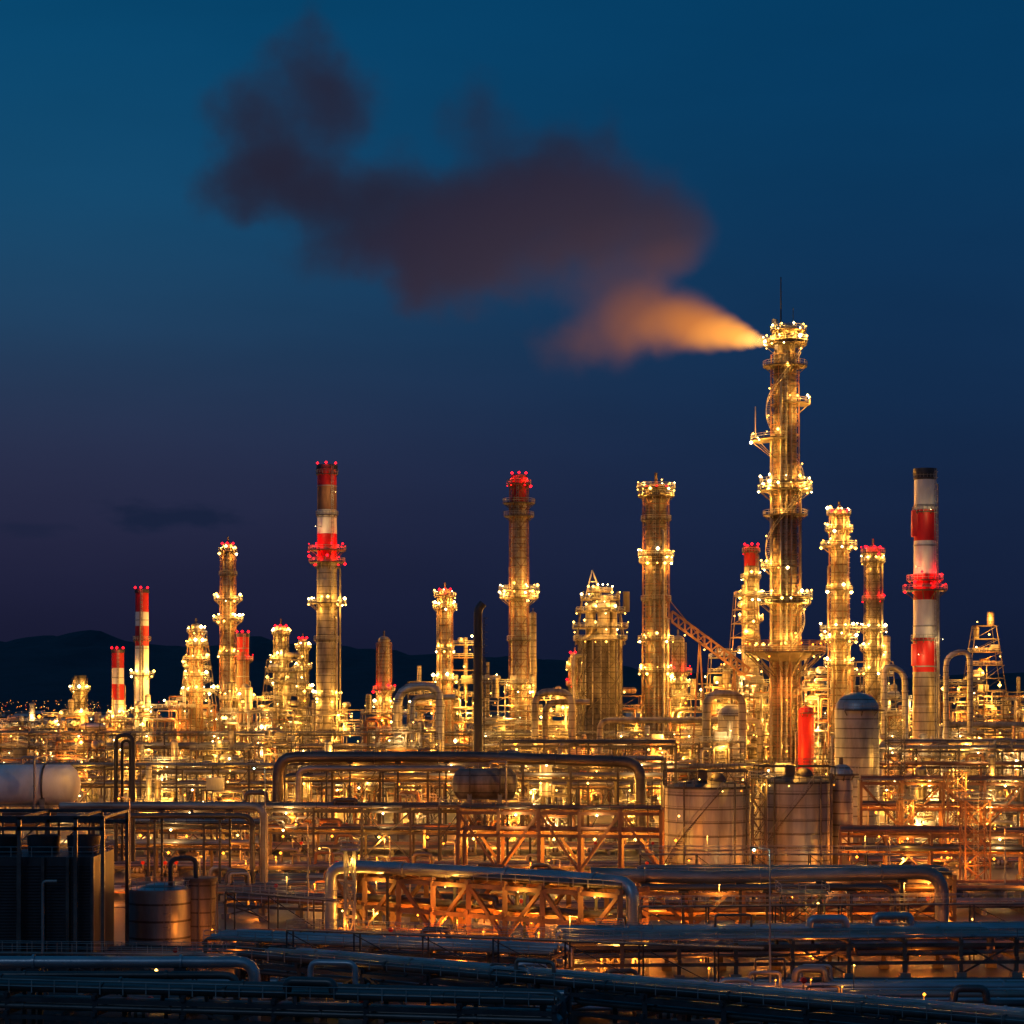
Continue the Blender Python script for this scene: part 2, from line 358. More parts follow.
def reactor():
    d=640; s=d/F; x=X(600,d); b=B(); zt=Z(640,d); r=20*s
    b.cyl(x,d,0,zt,r*.9,'clad_dark',28); b.dome(x,d,zt,r*.9,3,'clad')
    for i in range(16):
        a=2*PI*i/16; b.tube((x+(r+.35)*math.cos(a),d+(r+.35)*math.sin(a),0),(x+(r+.35)*math.cos(a),d+(r+.35)*math.sin(a),zt),0.24,'pipe',6)
    scaffold(b,x,d,2,zt,lambda z:r,.9,.15,'steel',12,3.2)
    lv=[(640,26),(628,27),(612,24),(600,19),(592,12)]
    for py,w in lv:
        w*=s; z=Z(py,d); b.box((x,d,z),(2*w,1.6*w,0.35),'steel')
        b.rail([(x-w,d-.8*w,z),(x+w,d-.8*w,z),(x+w,d+.8*w,z),(x-w,d+.8*w,z)],1.3,0.09,closed=True)
        for i in range(6):
            b.bulb((x-w+2*w*i/5,d-.8*w-0.1,z+R.choice((1.6,2.2,-.7))),R.choice('ggw'),R.choice((.2,.28,.42)))
        b.light((x-w*.5,d-.9*w-1,z+2),'g',800); b.light((x+w*.5,d-.9*w-1,z+2),'g',800)
    for sx in (-1,1):
        for sy in (-.8,.8):
            b.beam((x+sx*24*s,d+sy*24*s,Z(645,d)),(x+sx*17*s,d+sy*17*s,Z(592,d)),0.4)
            b.beam((x+sx*9*s-2,d+sy*9*s,Z(600,d)),(x-2.4,d,Z(570,d)),0.35,'galv')
    for k in range(4):
        z=Z(600-6*k,d); w=(9-2*k)*s
        b.beam((x-2-w,d-w,z),(x-2+w,d-w,z),0.25,'galv')
    for (ex,ey,rr_,h0,h1) in ((-3,-2,1.6,640,606),(1,-3,2.0,640,600),(4,-1,1.3,640,612),(-1,2,1.5,610,588)):
        b.cyl(x+ex,d+ey,Z(h0,d),Z(h1,d),rr_,'clad',14); b.dome(x+ex,d+ey,Z(h1,d),rr_,rr_*.7,'clad',14)
    b.drum((x+1,d-4,Z(606,d)),(1,0),7,1.2,'alu')
    b.box((X(626,d),d-2,Z(602,d)),(2.0,2,20*s),'steel'); b.beam((X(620,d),d-2,Z(612,d)),(X(627,d),d-2,Z(612,d)),.5)
    b.path([(x-r-2,d-3,0),(x-r-2,d-3,Z(655,d)),(x-r+2,d-3,Z(655,d))],0.7,'pipe',8)
    b.light((x-14,d-16,8),'g',5500); b.light((x+12,d-14,20),'g',5500); b.light((x-9,d-15,34),'g',3500)
    b.make('reactor_tower')
reactor()
# ---------------------------------------------------------------- process units
def unit(px,d,wpx,top,taper=0.0,lights=1.0,name='process_unit',depth=12,seed=0,base=0.0):
    rr=random.Random(int(px*3+d+seed)); s=d/F; x=X(px,d); w=wpx*s; h=Z(top,d)-base; b=B()
    lv=max(2,int(round(h/4.6))); dz=h/lv; sc=max(0.06,0.10*d/700); gl=rr.uniform(.55,1.6)
    for l in range(lv+1):
        f0=1-taper*(l/lv)**1.0; ww=w*f0; dd=depth*(1-taper*0.6*l/lv); z=base+l*dz
        nx=max(1,int(ww/6)); xs=[x-ww/2+ww*i/nx for i in range(nx+1)]
        if l<lv:
            f1=1-taper*((l+1)/lv)
            for sy in (-1,1):
                yy=d+sy*dd/2
                for i,xx in enumerate(xs):
                    b.beam((xx,yy,z),(x+(xx-x)*f1/f0,d+sy*depth*(1-taper*0.6*(l+1)/lv)/2,z+dz),0.3)
                    if i<nx and rr.random()<0.4: b.beam((xx,yy,z),(xs[i+1],yy,z+dz),0.16)
        if l>0:
            for sy in (-1,1): b.beam((xs[0],d+sy*dd/2,z),(xs[-1],d+sy*dd/2,z),0.35)
            for xx in xs: b.beam((xx,d-dd/2,z),(xx,d+dd/2,z),0.28)
            if rr.random()<0.65:
                b.box((x,d,z+0.2),(ww,dd*0.9,0.12),'steel')
                b.rail([(xs[0],d-dd/2,z+.2),(xs[-1],d-dd/2,z+.2),(xs[-1],d+dd/2,z+.2),(xs[0],d+dd/2,z+.2)],1.2,sc,closed=True)
        for k in range(max(1,int(ww/6))):
            t=rr.random(); ex=x+rr.uniform(-.42,.42)*ww; ey=d+rr.uniform(-.45,.2)*dd
            if t<0.3 and ww>6: b.drum((ex,ey,z+1.8),(1,0) if rr.random()<.6 else (0.3,1),rr.uniform(3,min(7,ww*.6)),rr.uniform(.7,1.3),rr.choice(('alu','clad','pipe')),14)
            elif t<0.7:
                vr=rr.uniform(.6,1.5); vh=rr.uniform(3,9); b.cyl(ex,ey,z,z+vh,vr,rr.choice(('clad','alu','clad_dark')),14); b.dome(ex,ey,z+vh,vr,vr*.6,'clad',14)
            elif t<0.82: b.box((ex,ey,z+1.3),(rr.uniform(2,4),2.5,rr.uniform(2,3)),rr.choice(('galv','concrete','clad_dark')))
        nb=max(1,int(ww/6.5*lights))
        for k in range(nb):
            kk=rr.choices('gwoc',(52,28,18,2))[0]
            b.bulb((x+rr.uniform(-.5,.5)*ww,d-dd/2-rr.uniform(-1.5,.4),z+rr.uniform(1.2,3.4)),kk,rr.choices((.16,.26,.4,.7),(4,5,3,1.6))[0]*d/700)
        nl=max(1,int(ww/12+.4))
        for k in range(nl):
            kk=rr.choices('gwo',(6,.9,1.6))[0]
            b.light((x-ww/2+ww*(k+.5)/nl+rr.uniform(-2,2),d-dd/2-rr.uniform(.5,2.5),z+rr.uniform(2,3.4)),kk,rr.uniform(700,2200)*lights*gl)
    for k in range(int(10+w*h/34)):
        pr=rr.choice((.15,.2,.3,.45)); yy=d-depth/2-rr.uniform(-2,1.5)
        x0=x+rr.uniform(-.55,.55)*w; x1=x+rr.uniform(-.55,.55)*w; z0=base+rr.uniform(0,.5)*h; z1=base+rr.uniform(.2,.98 if not taper else .6)*h
        pts=[(x0,yy,z0),(x0,yy,z1),(x1,yy,z1)]
        if rr.random()<.5: pts.append((x1,yy,z1-rr.uniform(2,8)))
        else: pts.append((x1,yy+5,z1))
        b.path(pts,pr,rr.choice(('pipe','clad','pipe','rust')),6,flange=False)
    if rr.random()<.5:
        sx=x+rr.uniform(-.4,.4)*w*(1-taper); b.cyl(sx,d,base+h*.6,base+h+rr.uniform(2,7),rr.uniform(.4,.8),'clad',10)
    return b.make(name)
U=[(15,900,64,722),(72,850,52,716),(118,830,34,722),(165,790,56,708),(198,810,52,634,.72),(250,730,56,700),(286,770,64,660,.45),(340,720,48,710),
(385,690,46,714),(434,720,50,682),(466,720,54,645,.55),(505,660,54,684),(556,700,60,700),(640,660,46,696),(700,660,64,684),(745,680,50,596,.6),(722,650,40,658,.4),(825,660,64,676),(872,705,52,662,.3),
(906,680,50,700),(955,720,50,684),(984,740,66,626,.7),(1024,720,50,692),(310,880,60,716),(560,820,80,716),(1045,800,60,700),(215,900,70,716),(812,600,26,690),(765,640,36,684)]
for u in U: unit(u[0],u[1],u[2],u[3],u[4] if len(u)>4 else 0)
rr=random.Random(5)
px=-30
while px<1070:
    w=rr.uniform(36,74); d=rr.uniform(545,600)
    if not (745<px<830): unit(px+w/2,d,w,rr.uniform(732,765),0,1.0,seed=3,depth=10)
    px+=w+rr.uniform(2,16)
px=130
while px<1070:
    w=rr.uniform(30,60); d=rr.uniform(440,480)
    if not (830<px<880): unit(px+w/2,d,w,rr.uniform(772,806),0,0.75,seed=9,depth=8)
    px+=w+rr.uniform(8,40)
# ---------------------------------------------------------------- pipe racks
def rack(x0,y0,x1,y1,zs,width=6,npipe=7,bay=8,rmax=.45,lamps='g',pw=2500,mat='steel',pm=('pipe','pipe_dark','clad'),truss=False,seed=0,every=2,bulbr=.25,name='pipe_rack',low=None,railing=True,mem=1.0):
    rr=random.Random(int(x0*7+y0*3+seed)); b=B()
    a=Vector((x0,y0,0)); c=Vector((x1,y1,0)); L=(c-a).length; u=(c-a).normalized(); n=Vector((-u.y,u.x,0))
    if n.y>0: n=-n
    nb=max(1,int(L/bay)); top=max(zs)
    for i in range(nb+1):
        p=a+u*(L*i/nb)
        for sd in (-.5,.5):
            q=p+n*width*sd; b.beam(q,q+Vector((0,0,top)),0.42*mem,mat)
            b.box((q.x,q.y,0.35),(1.1,1.1,.7),'concrete')
        for z in zs: b.beam(p-n*(width*.5+.5)+Vector((0,0,z-.35)),p+n*(width*.5+.5)+Vector((0,0,z-.35)),0.35*mem,mat)
        if i<nb and (truss or rr.random()<.35):
            p2=a+u*(L*(i+1)/nb); q=p+n*width*.5; q2=p2+n*width*.5
            zb=low if low is not None else 0.5
            if truss and low is not None:
                for qa,qb in ((q,q2),(q-n*width,q2-n*width)):
                    if i%2: b.beam(qa+Vector((0,0,zb)),qb+Vector((0,0,top-.6)),.3*mem,mat)
                    else: b.beam(qa+Vector((0,0,top-.6)),qb+Vector((0,0,zb)),.3*mem,mat)
            else:
                b.beam(q+Vector((0,0,zb)),q2+Vector((0,0,top-.6)),.2,mat); b.beam(q2+Vector((0,0,zb)),q+Vector((0,0,top-.6)),.2,mat)
        if lamps and i%every==0:
            k=rr.choice(lamps)
            q=p+u*(bay*.4)+n*(width*rr.uniform(-.1,.6))
            zl=max(2.2,(min(zs)-1.4))
            b.bulb((q.x,q.y,zl),k,bulbr*1.1,pw*rr.uniform(.5,1.5))
            if len(zs)>1 and i%2==1:
                q3=p+u*(bay*.5)+n*(width*.5+.9); b.bulb((q3.x,q3.y,max(zs)-1.0),rr.choice('gw'),bulbr*.8,pw*rr.uniform(.3,.8))
    lowz=[low] if (truss and low is not None) else []
    for z in list(zs)+lowz:
        for sd in (-.5,.5): b.beam(a+n*width*sd+Vector((0,0,z-.75)),c+n*width*sd+Vector((0,0,z-.75)),.36*mem,mat)
    for z in zs:
        t=-.46
        while t<.46:
            r=rr.choice((.14,.2,.28,rmax)); r=min(r,rmax); o=n*(width*(t)+r)
            s0=a+u*(rr.uniform(0,.1)*L if rr.random()<.3 else 0)+o; s1=c-u*(rr.uniform(0,.2)*L if rr.random()<.3 else 0)+o
            zc=z+r-.1
            pts=[s0+Vector((0,0,zc)),s1+Vector((0,0,zc))]
            if L>40 and rr.random()<.35:
                m=s0.lerp(s1,rr.uniform(.3,.7)); hh=rr.uniform(1,2.2)
                pts=[pts[0],m+Vector((0,0,zc)),m+Vector((0,0,zc+hh)),m+u*4+Vector((0,0,zc+hh)),m+u*4+Vector((0,0,zc)),pts[1]]
            if rr.random()<.4: pts.append(pts[-1]-Vector((0,0,rr.uniform(.5,.8)*z)))
            if rr.random()<.4: pts.insert(0,pts[0]-Vector((0,0,rr.uniform(.5,.8)*z)))
            b.path(pts,r,rr.choice(pm),8 if r>.25 else 6)
            t+=(2*r+rr.uniform(.15,.7))/width
    if railing:
        b.rail([tuple(a+n*(width*.5+.4)+Vector((0,0,top-.1))),tuple(c+n*(width*.5+.4)+Vector((0,0,top-.1)))],1.1,.05,'galv' if y0<300 else mat)
    return b.make(name)
LIT=('pipe','clad','pipe','alu')
PD=('pipe_dark','pipe'); FG=('pipe_dark','pipe','pipe_galv','pipe_dark')
rack(X(-40,620),625,X(1080,620),625,[11,16,20],7,bay=10,pm=LIT,pw=2600,bulbr=.3,every=1,lamps='ggo')
rack(X(-40,510),515,X(760,510),505,[9,13.5],7,bay=9,pm=('pipe','clad','rust'),pw=2400,every=1,lamps='ggow')
rack(X(830,510),510,X(1080,510),505,[9,14,18],7,bay=9,pm=('pipe','clad','rust'),pw=2400,every=1,lamps='ggow')
rack(X(285,420),420,X(665,420),424,[14.2,17.6],5,bay=9.5,pm=('pipe','pipe_dark'),pw=2400,every=1,lamps='ggo',mem=1.2)
rack(X(500,440),452,X(680,440),452,[20.5],4,bay=9,pm=('pipe_dark',),pw=900,every=3,lamps='g')
rack(X(860,400),400,X(1060,400),396,[9.5,14.5],6,bay=7.5,pm=('pipe','pipe_dark','rust'),pw=2600,every=1,lamps='go',truss=True,mat='rust',low=5,mem=1.2)
rack(X(-20,340),345,X(262,340),342,[6,9.5],6,bay=8,pm=PD,pw=1600,every=1,lamps='oog')
rack(X(120,380),385,X(460,380),382,[6,10],6,bay=8,pm=('pipe','pipe_dark','rust'),pw=2200,every=1,lamps='og')
rack(X(460,335),340,X(662,335),336,[8.5,12.2],6,bay=6,pm=('pipe_dark','rust'),pw=1800,every=1,lamps='ogg',truss=True,low=2,mat='rust',mem=1.4)
rack(X(840,345),345,X(1060,345),340,[5,8],6,bay=7,pm=('pipe_dark','rust'),pw=2000,every=1,lamps='og',mat='rust')
rack(X(345,262),264,X(632,240),238,[4.6,8.2],5.5,bay=5.2,pm=('pipe','pipe_dark','rust'),pw=1500,every=1,lamps='oog',truss=True,low=1.4,mat='rust',bulbr=.14,mem=1.5)
rack(X(235,275),285,X(480,275),268,[2.6],9,bay=6,pm=('pipe_dark','rust'),pw=1100,every=2,lamps='og',bulbr=.13)
rack(X(640,255),262,X(960,255),262,[3.2,6.2,7.9],7,bay=6.5,pm=('pipe_dark','pipe','rust'),pw=1600,every=1,lamps='oog',truss=True,mat='rust',low=1.2,bulbr=.13,mem=1.3)
rack(X(560,225),222,X(1060,225),226,[2.5,4.4],9,bay=6,pm=FG,pw=800,every=2,lamps='o',mat='steel',bulbr=.1)
rack(X(265,203),203,X(1090,160),158,[3.4,5.0],8,bay=7,pm=FG,rmax=.4,lamps=None,mat='dark')
rack(X(-60,182),182,X(560,175),172,[3.4,4.9],7,bay=7,pm=FG,rmax=.42,lamps=None,mat='dark')
rack(X(-60,160),163,X(1090,150),149,[2.6],7,bay=7,pm=FG,rmax=.42,lamps=None,mat='dark',railing=False)
rack(X(220,225),226,X(560,215),212,[2.6,4.0],7,bay=6,pm=FG,pw=700,every=2,lamps='o',mat='steel',bulbr=.1)
def track(xa,xb,y,w=9,z=1.0,pw=0,k='o',seed=0,pm=('pipe_dark','pipe','rust','pipe_dark')):
    rr=random.Random(int(y)+seed); b=B(); x=xa
    while x<xb: b.box((x,y,z/2-.1),(.5,w,z-.2),'concrete'); x+=6
    t=-w/2+.3
    while t<w/2-.3:
        r=rr.choice((.12,.18,.26,.38)); x0=xa+rr.uniform(0,.25)*(xb-xa)*(rr.random()<.3); x1=xb-rr.uniform(0,.25)*(xb-xa)*(rr.random()<.3)
        pts=[(x0,y+t,z+r),(x1,y+t,z+r)]; nx=x0+rr.uniform(20,60)
        mid=[]
        while nx<x1-12 and rr.random()<.7:
            hh=rr.uniform(1,2.6); mid+=[(nx,y+t,z+r),(nx,y+t,z+r+hh),(nx+3,y+t,z+r+hh),(nx+3,y+t,z+r)]; nx+=rr.uniform(22,60)
        b.path([pts[0]]+mid+[pts[1]],r,rr.choice(pm),8); t+=2*r+rr.uniform(.12,.6)
    for i in range(int((xb-xa)/12)):
        q=(xa+rr.random()*(xb-xa),y-w/2-rr.uniform(.3,1.5),rr.uniform(2.2,3.8)); b.bulb(q,rr.choice('oog'),rr.choice((.1,.14,.18)),pw)
        b.tube((q[0],q[1]+.3,0),(q[0],q[1]+.3,q[2]),.05,'dark',4)
    for i in range(int((xb-xa)/16)):
        qx=xa+rr.random()*(xb-xa); yy=y-w/2-1.8; b.box((qx,yy,.35),(2.4,1.2,.5),'concrete'); b.drum((qx,yy,1.1),(1,0),1.2,.45,'galv',12); b.tube((qx+.9,yy,1.1),(qx+.9,yy,2.4),.12,'pipe',8); b.tube((qx+.9,yy-.3,2.4),(qx+.9,yy+.3,2.4),.3,'red',10)
    b.make('pipe_track')
for (p0,p1,y,w,pw,k) in ((70,480,312,12,900,'o'),(210,650,330,10,0,'o'),(80,660,356,14,1100,'o'),(60,700,404,14,1400,'o'),(840,1060,318,14,900,'o'),(840,1060,372,12,1100,'o'),(120,640,462,10,1500,'o'),(480,860,288,10,900,'o'),(850,1060,290,9,700,'o'),(230,500,252,8,600,'o'),(100,330,232,8,360,'o'),(640,1060,243,7,450,'o'),(250,560,240,9,400,'o')):
    track(X(p0,y),X(p1,y),y,w,1.0,pw,k)
for (p0,p1,y,w) in ((90,1060,208,9),(300,1080,196,8),(-60,700,194,7),(-60,1080,140,12)):
    track(X(p0,y),X(p1,y),y,w,1.0,90 if y>150 else 0,'o',5,FG)
def catwalk(p0,p1,z,w=1.6,mat='galv',lamp=True):
    b=B(); a=Vector((*p0,z)); c=Vector((*p1,z)); u=(c-a).normalized(); n=Vector((-u.y,u.x,0)); L=(c-a).length
    for t in (-.5,-.25,0,.25,.5): b.beam(a+n*w*t,c+n*w*t,.12,'galv' if abs(t)<.5 else 'steel')
    k=int(L/1.5)
    for i in range(k+1):
        p=a+u*(L*i/k); b.beam(p-n*w*.5-Vector((0,0,.1)),p+n*w*.5-Vector((0,0,.1)),.08,'steel')
        if i%5==0:
            for sd in (-.5,.5): b.beam(p+n*w*sd-Vector((0,0,z)),p+n*w*sd,.18,'dark')
            if i+5<=k:
                q=a+u*(L*(i+5)/k); b.beam(p-n*w*.5-Vector((0,0,.15)),q-n*w*.5-Vector((0,0,z*.6)),.1,'dark')
        if lamp and i%14==6: b.tube(p+n*w*.5,p+n*w*.5+Vector((0,0,2.3)),.04,'galv',5); b.bulb(tuple(p+n*w*.5+Vector((0,-.3,2.35))),'g',.08,260)
    for sd in (-.5,.5): b.rail([tuple(a+n*w*sd),tuple(c+n*w*sd)],1.1,.035,mat,1.5)
    b.make('raised_walkway')
catwalk((X(290,214),214),(X(760,200),198),6.0); catwalk((X(640,232),232),(X(1050,236),236),6.6); catwalk((X(-30,206),206),(X(240,204),204),4.6,lamp=False)
catwalk((X(230,262),262),(X(345,262),250),5.5); catwalk((X(640,272),272),(X(900,272),272),9.5)
# ---------------------------------------------------------------- large individual pipelines
def line(pts,r,mat='pipe',name='pipeline',n=14,bend=None,sup=True):
    b=B(); b.path(pts,r,mat,n,bend)
    if sup:
        for i in range(len(pts)-1):
            p,q=Vector(pts[i]),Vector(pts[i+1])
            if abs(p.z-q.z)<1 and (q-p).length>6:
                k=max(1,int((q-p).length/9))
                for j in range(k):
                    m=p.lerp(q,(j+.5)/k); b.beam((m.x,m.y,0),(m.x,m.y,m.z-r),.35,'dark'); b.box((m.x,m.y,m.z-r-.1),(1.2,1.2,.25),'dark')
    b.make(name)
d=412; line([(X(278,d),d,0),(X(278,d),d,Z(757,d)),(X(470,d),d,Z(757,d)),(X(640,d),d-2,Z(762,d)),(X(640,d),d-2,2)],1.15,'pipe_dark',bend=3.6)
line([(X(300,d),d-3,0),(X(300,d),d-3,Z(768,d)),(X(468,d),d-3,Z(768,d)),(X(468,d),d-3,6)],.6,'pipe',bend=2)
d=318; line([(X(60,d),d,Z(806,d)),(X(264,d),d,Z(806,d)),(X(264,d),d,1)],.62,'pipe',bend=2.2)
line([(X(60,d),d-2,Z(815,d)),(X(254,d),d-2,Z(815,d)),(X(254,d),d-2,1)],.45,'pipe_dark',bend=1.8)
d=258; line([(X(331,d),d,0),(X(331,d),d,Z(868,d)),(X(355,d),d-.5,Z(866,d)),(X(560,246),244,8.9),(X(632,238),236,8.9),(X(632,238),236,1)],.78,'pipe_galv',bend=2.2)
d=250; line([(X(590,d),d,Z(874,d)),(X(700,d),d,Z(878,d)),(X(942,d),d,Z(872,d)),(X(942,d),d,1)],.85,'pipe',bend=2.8)
line([(X(640,d),d-2,Z(886,d)),(X(890,d),d-2,Z(886,d)),(X(890,d),d-2,1)],.4,'pipe_dark',bend=1.4)
d=186; line([(X(-40,d),d,Z(962,d)),(X(255,d),d,Z(962,d)),(X(255,d),d,0)],.55,'pipe_galv',bend=1.6)
line([(X(-40,d),d-2,Z(972,d)),(X(240,d),d-2,Z(972,d)),(X(240,d),d-2,0)],.35,'pipe_dark',bend=1.2)
d=600; line([(X(398,d),d,0),(X(398,d),d,Z(688,d)),(X(440,d),d,Z(685,d)),(X(440,d),d,10)],1.3,'alu',bend=5,sup=False)
line([(X(412,d),d+3,0),(X(412,d),d+3,Z(697,d)),(X(455,d),d+3,Z(697,d))],.8,'alu',bend=3,sup=False)
line([(X(535,d),d,5),(X(535,d),d,Z(692,d)),(X(572,d),d,Z(692,d)),(X(572,d),d,5)],1.1,'clad',bend=4,sup=False)
line([(X(545,d),d+3,5),(X(545,d),d+3,Z(702,d)),(X(590,d),d+3,Z(702,d))],.9,'clad',bend=4,sup=False)
line([(X(700,d),d-20,5),(X(700,d),d-20,Z(694,d)),(X(735,d),d-20,Z(694,d)),(X(735,d),d-20,15)],1.2,'clad',bend=4,sup=False)
line([(X(905,d),d,5),(X(905,d),d,Z(672,d)),(X(884,d),d,Z(664,d)),(X(884,d),d,20)],.9,'alu',bend=4,sup=False)
line([(X(946,d),d,5),(X(946,d),d,Z(655,d)),(X(970,d),d,Z(650,d)),(X(970,d),d,20)],.8,'alu',bend=4,sup=False)
d=330
line([(X(116,d),d,4),(X(116,d),d,Z(735,d)),(X(133,d),d,Z(735,d)),(X(133,d),d,4)],.35,'dark',bend=1.6,sup=False)
line([(X(121,d),d+1,4),(X(121,d),d+1,Z(741,d)),(X(129,d),d+1,Z(741,d)),(X(129,d),d+1,4)],.25,'dark',bend=1,sup=False)
for (p0,p1,py,dd,r) in ((140,330,771,540,.8),(330,480,760,545,.6),(560,660,742,560,.7),(880,1040,742,540,.9),(600,760,720,600,.9),(60,250,745,640,.8),(940,1050,725,620,1.0)):
    line([(X(p0,dd),dd,2),(X(p0,dd),dd,Z(py,dd)),(X(p1,dd),dd,Z(py,dd)),(X(p1,dd),dd,2)],r,'clad',bend=3)
# ---------------------------------------------------------------- conveyor / boom truss
def boom():
    b=B(); d=610; p=Vector((X(672,d),d,Z(622,d))); q=Vector((X(748,d),d-6,Z(680,d))); n=12
    for oz,oy in ((0,-1.3),(0,1.3),(3.2,-1.3),(3.2,1.3)): b.beam(p+Vector((0,oy,oz)),q+Vector((0,oy,oz)),.5,'rust')
    for i in range(n):
        a=p.lerp(q,i/n); c=p.lerp(q,(i+1)/n)
        for oy in (-1.3,1.3):
            b.beam(a+Vector((0,oy,0)),c+Vector((0,oy,3.2)),.3,'rust'); b.beam(a+Vector((0,oy,3.2)),a+Vector((0,oy,0)),.3,'rust')
    for t in (.35,.8):
        m=p.lerp(q,t)
        for sx in (-1.5,1.5): b.beam((m.x+sx*2,d-3,0),(m.x,d-3,m.z),.5,'rust')
    b.beam(p,(p.x-2,d,p.z+8),.4,'rust'); b.beam((p.x-2,d,p.z+8),p.lerp(q,.5),.25,'rust')
    for t in (.15,.4,.65,.9): b.bulb(tuple(p.lerp(q,t)+Vector((0,-4,-1.5))),'g',.28,1500)
    b.make('conveyor_bridge')
boom()
# ---------------------------------------------------------------- vessels and tanks
def vessel(px,d,rpx,top,mat='alu',name='pressure_vessel',lamps=((-1,8),),k='g',pw=2500):
    s=d/F; b=B(); x=X(px,d); r=rpx*s; zt=Z(top,d)-r*.8
    b.cyl(x,d,0,3,r*.9,'concrete',28); b.cyl(x,d,3,zt,r,mat,36,caps=True); b.dome(x,d,zt,r,r*.8,mat,36)
    for z in (3,zt*.35,zt*.65,zt-.3): b.cyl(x,d,z,z+.25,r*1.02,mat,36)
    b.ladder(x,d,1,zt+r*.3,-.9,r,t=.05); b.platform(x,d,zt,r,r+1.1,-2.2,-.2,t=.05)
    b.path([(x-r-.6,d,0),(x-r-.6,d,zt*.8),(x-r*.5,d,zt*.8)],.25,'pipe',8); b.cyl(x,d,zt+r*.7,zt+r*.8+1.2,.35,'steel',10)
    for ax,z in lamps: b.bulb((x+ax*(r+1.5),d-r-2,z),k,.2,pw)
    b.make(name)
vessel(857,425,22,692,'alu',lamps=((-1.6,12),(1.8,18)))
vessel(841,360,12,764,'alu',lamps=((1.5,5),),k='o',pw=1000)
vessel(732,590,14,704,'alu',lamps=((-1,16),(1,20)))
vessel(806,560,8,706,'red',lamps=((-1.6,16),(1.6,23),(-1.6,30)),k='o',pw=3800)
def tank(px,d,rpx,top,name='storage_tank',k=1):
    s=d/F; b=B(); x=X(px,d); r=rpx*s; zt=Z(top,d); n=48
    b.cyl(x,d,0,.5,r*1.05,'concrete',n); b.cyl(x,d,.5,zt,r,'tank',n)
    z=2.4
    while z<zt: b.cyl(x,d,z,z+.07,r+.04,'steel',n); z+=2.4
    for i in range(18):
        a=2*PI*i/18; b.beam((x+(r+.05)*math.cos(a),d+(r+.05)*math.sin(a),.5),(x+(r+.05)*math.cos(a),d+(r+.05)*math.sin(a),zt),.1,'tank')
    b.cyl(x,d,zt-.3,zt+.06,r+.2,'dark',n); b.cyl(x,d,zt+.06,zt+1.3,r-.1,'clad_dark',n,.6)
    pts=[(x+(r+.1)*math.cos(2*PI*i/32),d+(r+.1)*math.sin(2*PI*i/32),zt) for i in range(32)]
    b.rail(pts,1.3,.055,'steel',closed=True)
    for sy in (-.5,.5):
        b.beam((x-r,d+sy*r,zt),(x-r,d+sy*r,zt+2.6),.2,'dark'); b.beam((x+r,d+sy*r,zt),(x+r,d+sy*r,zt+2.6),.2,'dark'); b.beam((x-r,d+sy*r,zt+2.6),(x+r,d+sy*r,zt+2.6),.25,'dark')
        b.rail([(x-r,d+sy*r,zt+2.7),(x+r,d+sy*r,zt+2.7)],1.1,.05,'steel')
    prev=None; m=int(zt/.3)
    for i in range(m):
        a=-2.9+i*.032; z=i*.3+.5; q=(x+(r+1.1)*math.cos(a),d+(r+1.1)*math.sin(a),z)
        b.beam((x+r*math.cos(a),d+r*math.sin(a),z),q,.09,'steel')
        if prev: 
            b.tube(prev,q,.08,'steel',3); b.tube((prev[0],prev[1],prev[2]+1.1),(q[0],q[1],q[2]+1.1),.05,'galv',3)
        if i%3==0: b.tube(q,(q[0],q[1],z+1.1),.04,'galv',3)
        prev=q
    for a in (-2.2,-1.0,-.6):
        b.path([(x+(r+.4)*math.cos(a),d+(r+.4)*math.sin(a),0),(x+(r+.4)*math.cos(a),d+(r+.4)*math.sin(a),zt+.8),(x+(r-2)*math.cos(a),d+(r-2)*math.sin(a),zt+.8)],.16,'pipe_dark',8)
    b.box((x-1,d-r*.3,zt+2),(1.6,1.6,1.8),'steel'); b.dome(x+1.6,d-1,zt+.9,1.6,1.5,'steel',16)
    for i in range(6):
        a=-PI+PI*(i+.5)/6; b.bulb((x+(r+.3)*math.cos(a),d+(r+.3)*math.sin(a),R.choice((2,zt+1.4,zt-.6))),R.choice('ggo'),.13)
    b.light((x-r*.9,d-r-5,2.5),'o',200*k); b.light((x+r*.5,d-r-6,3.5),'w',170*k); b.light((x,d-2,zt+3.2),'g',500)
    b.make(name)
tank(707,350,42,786); tank(794,356,38,781)
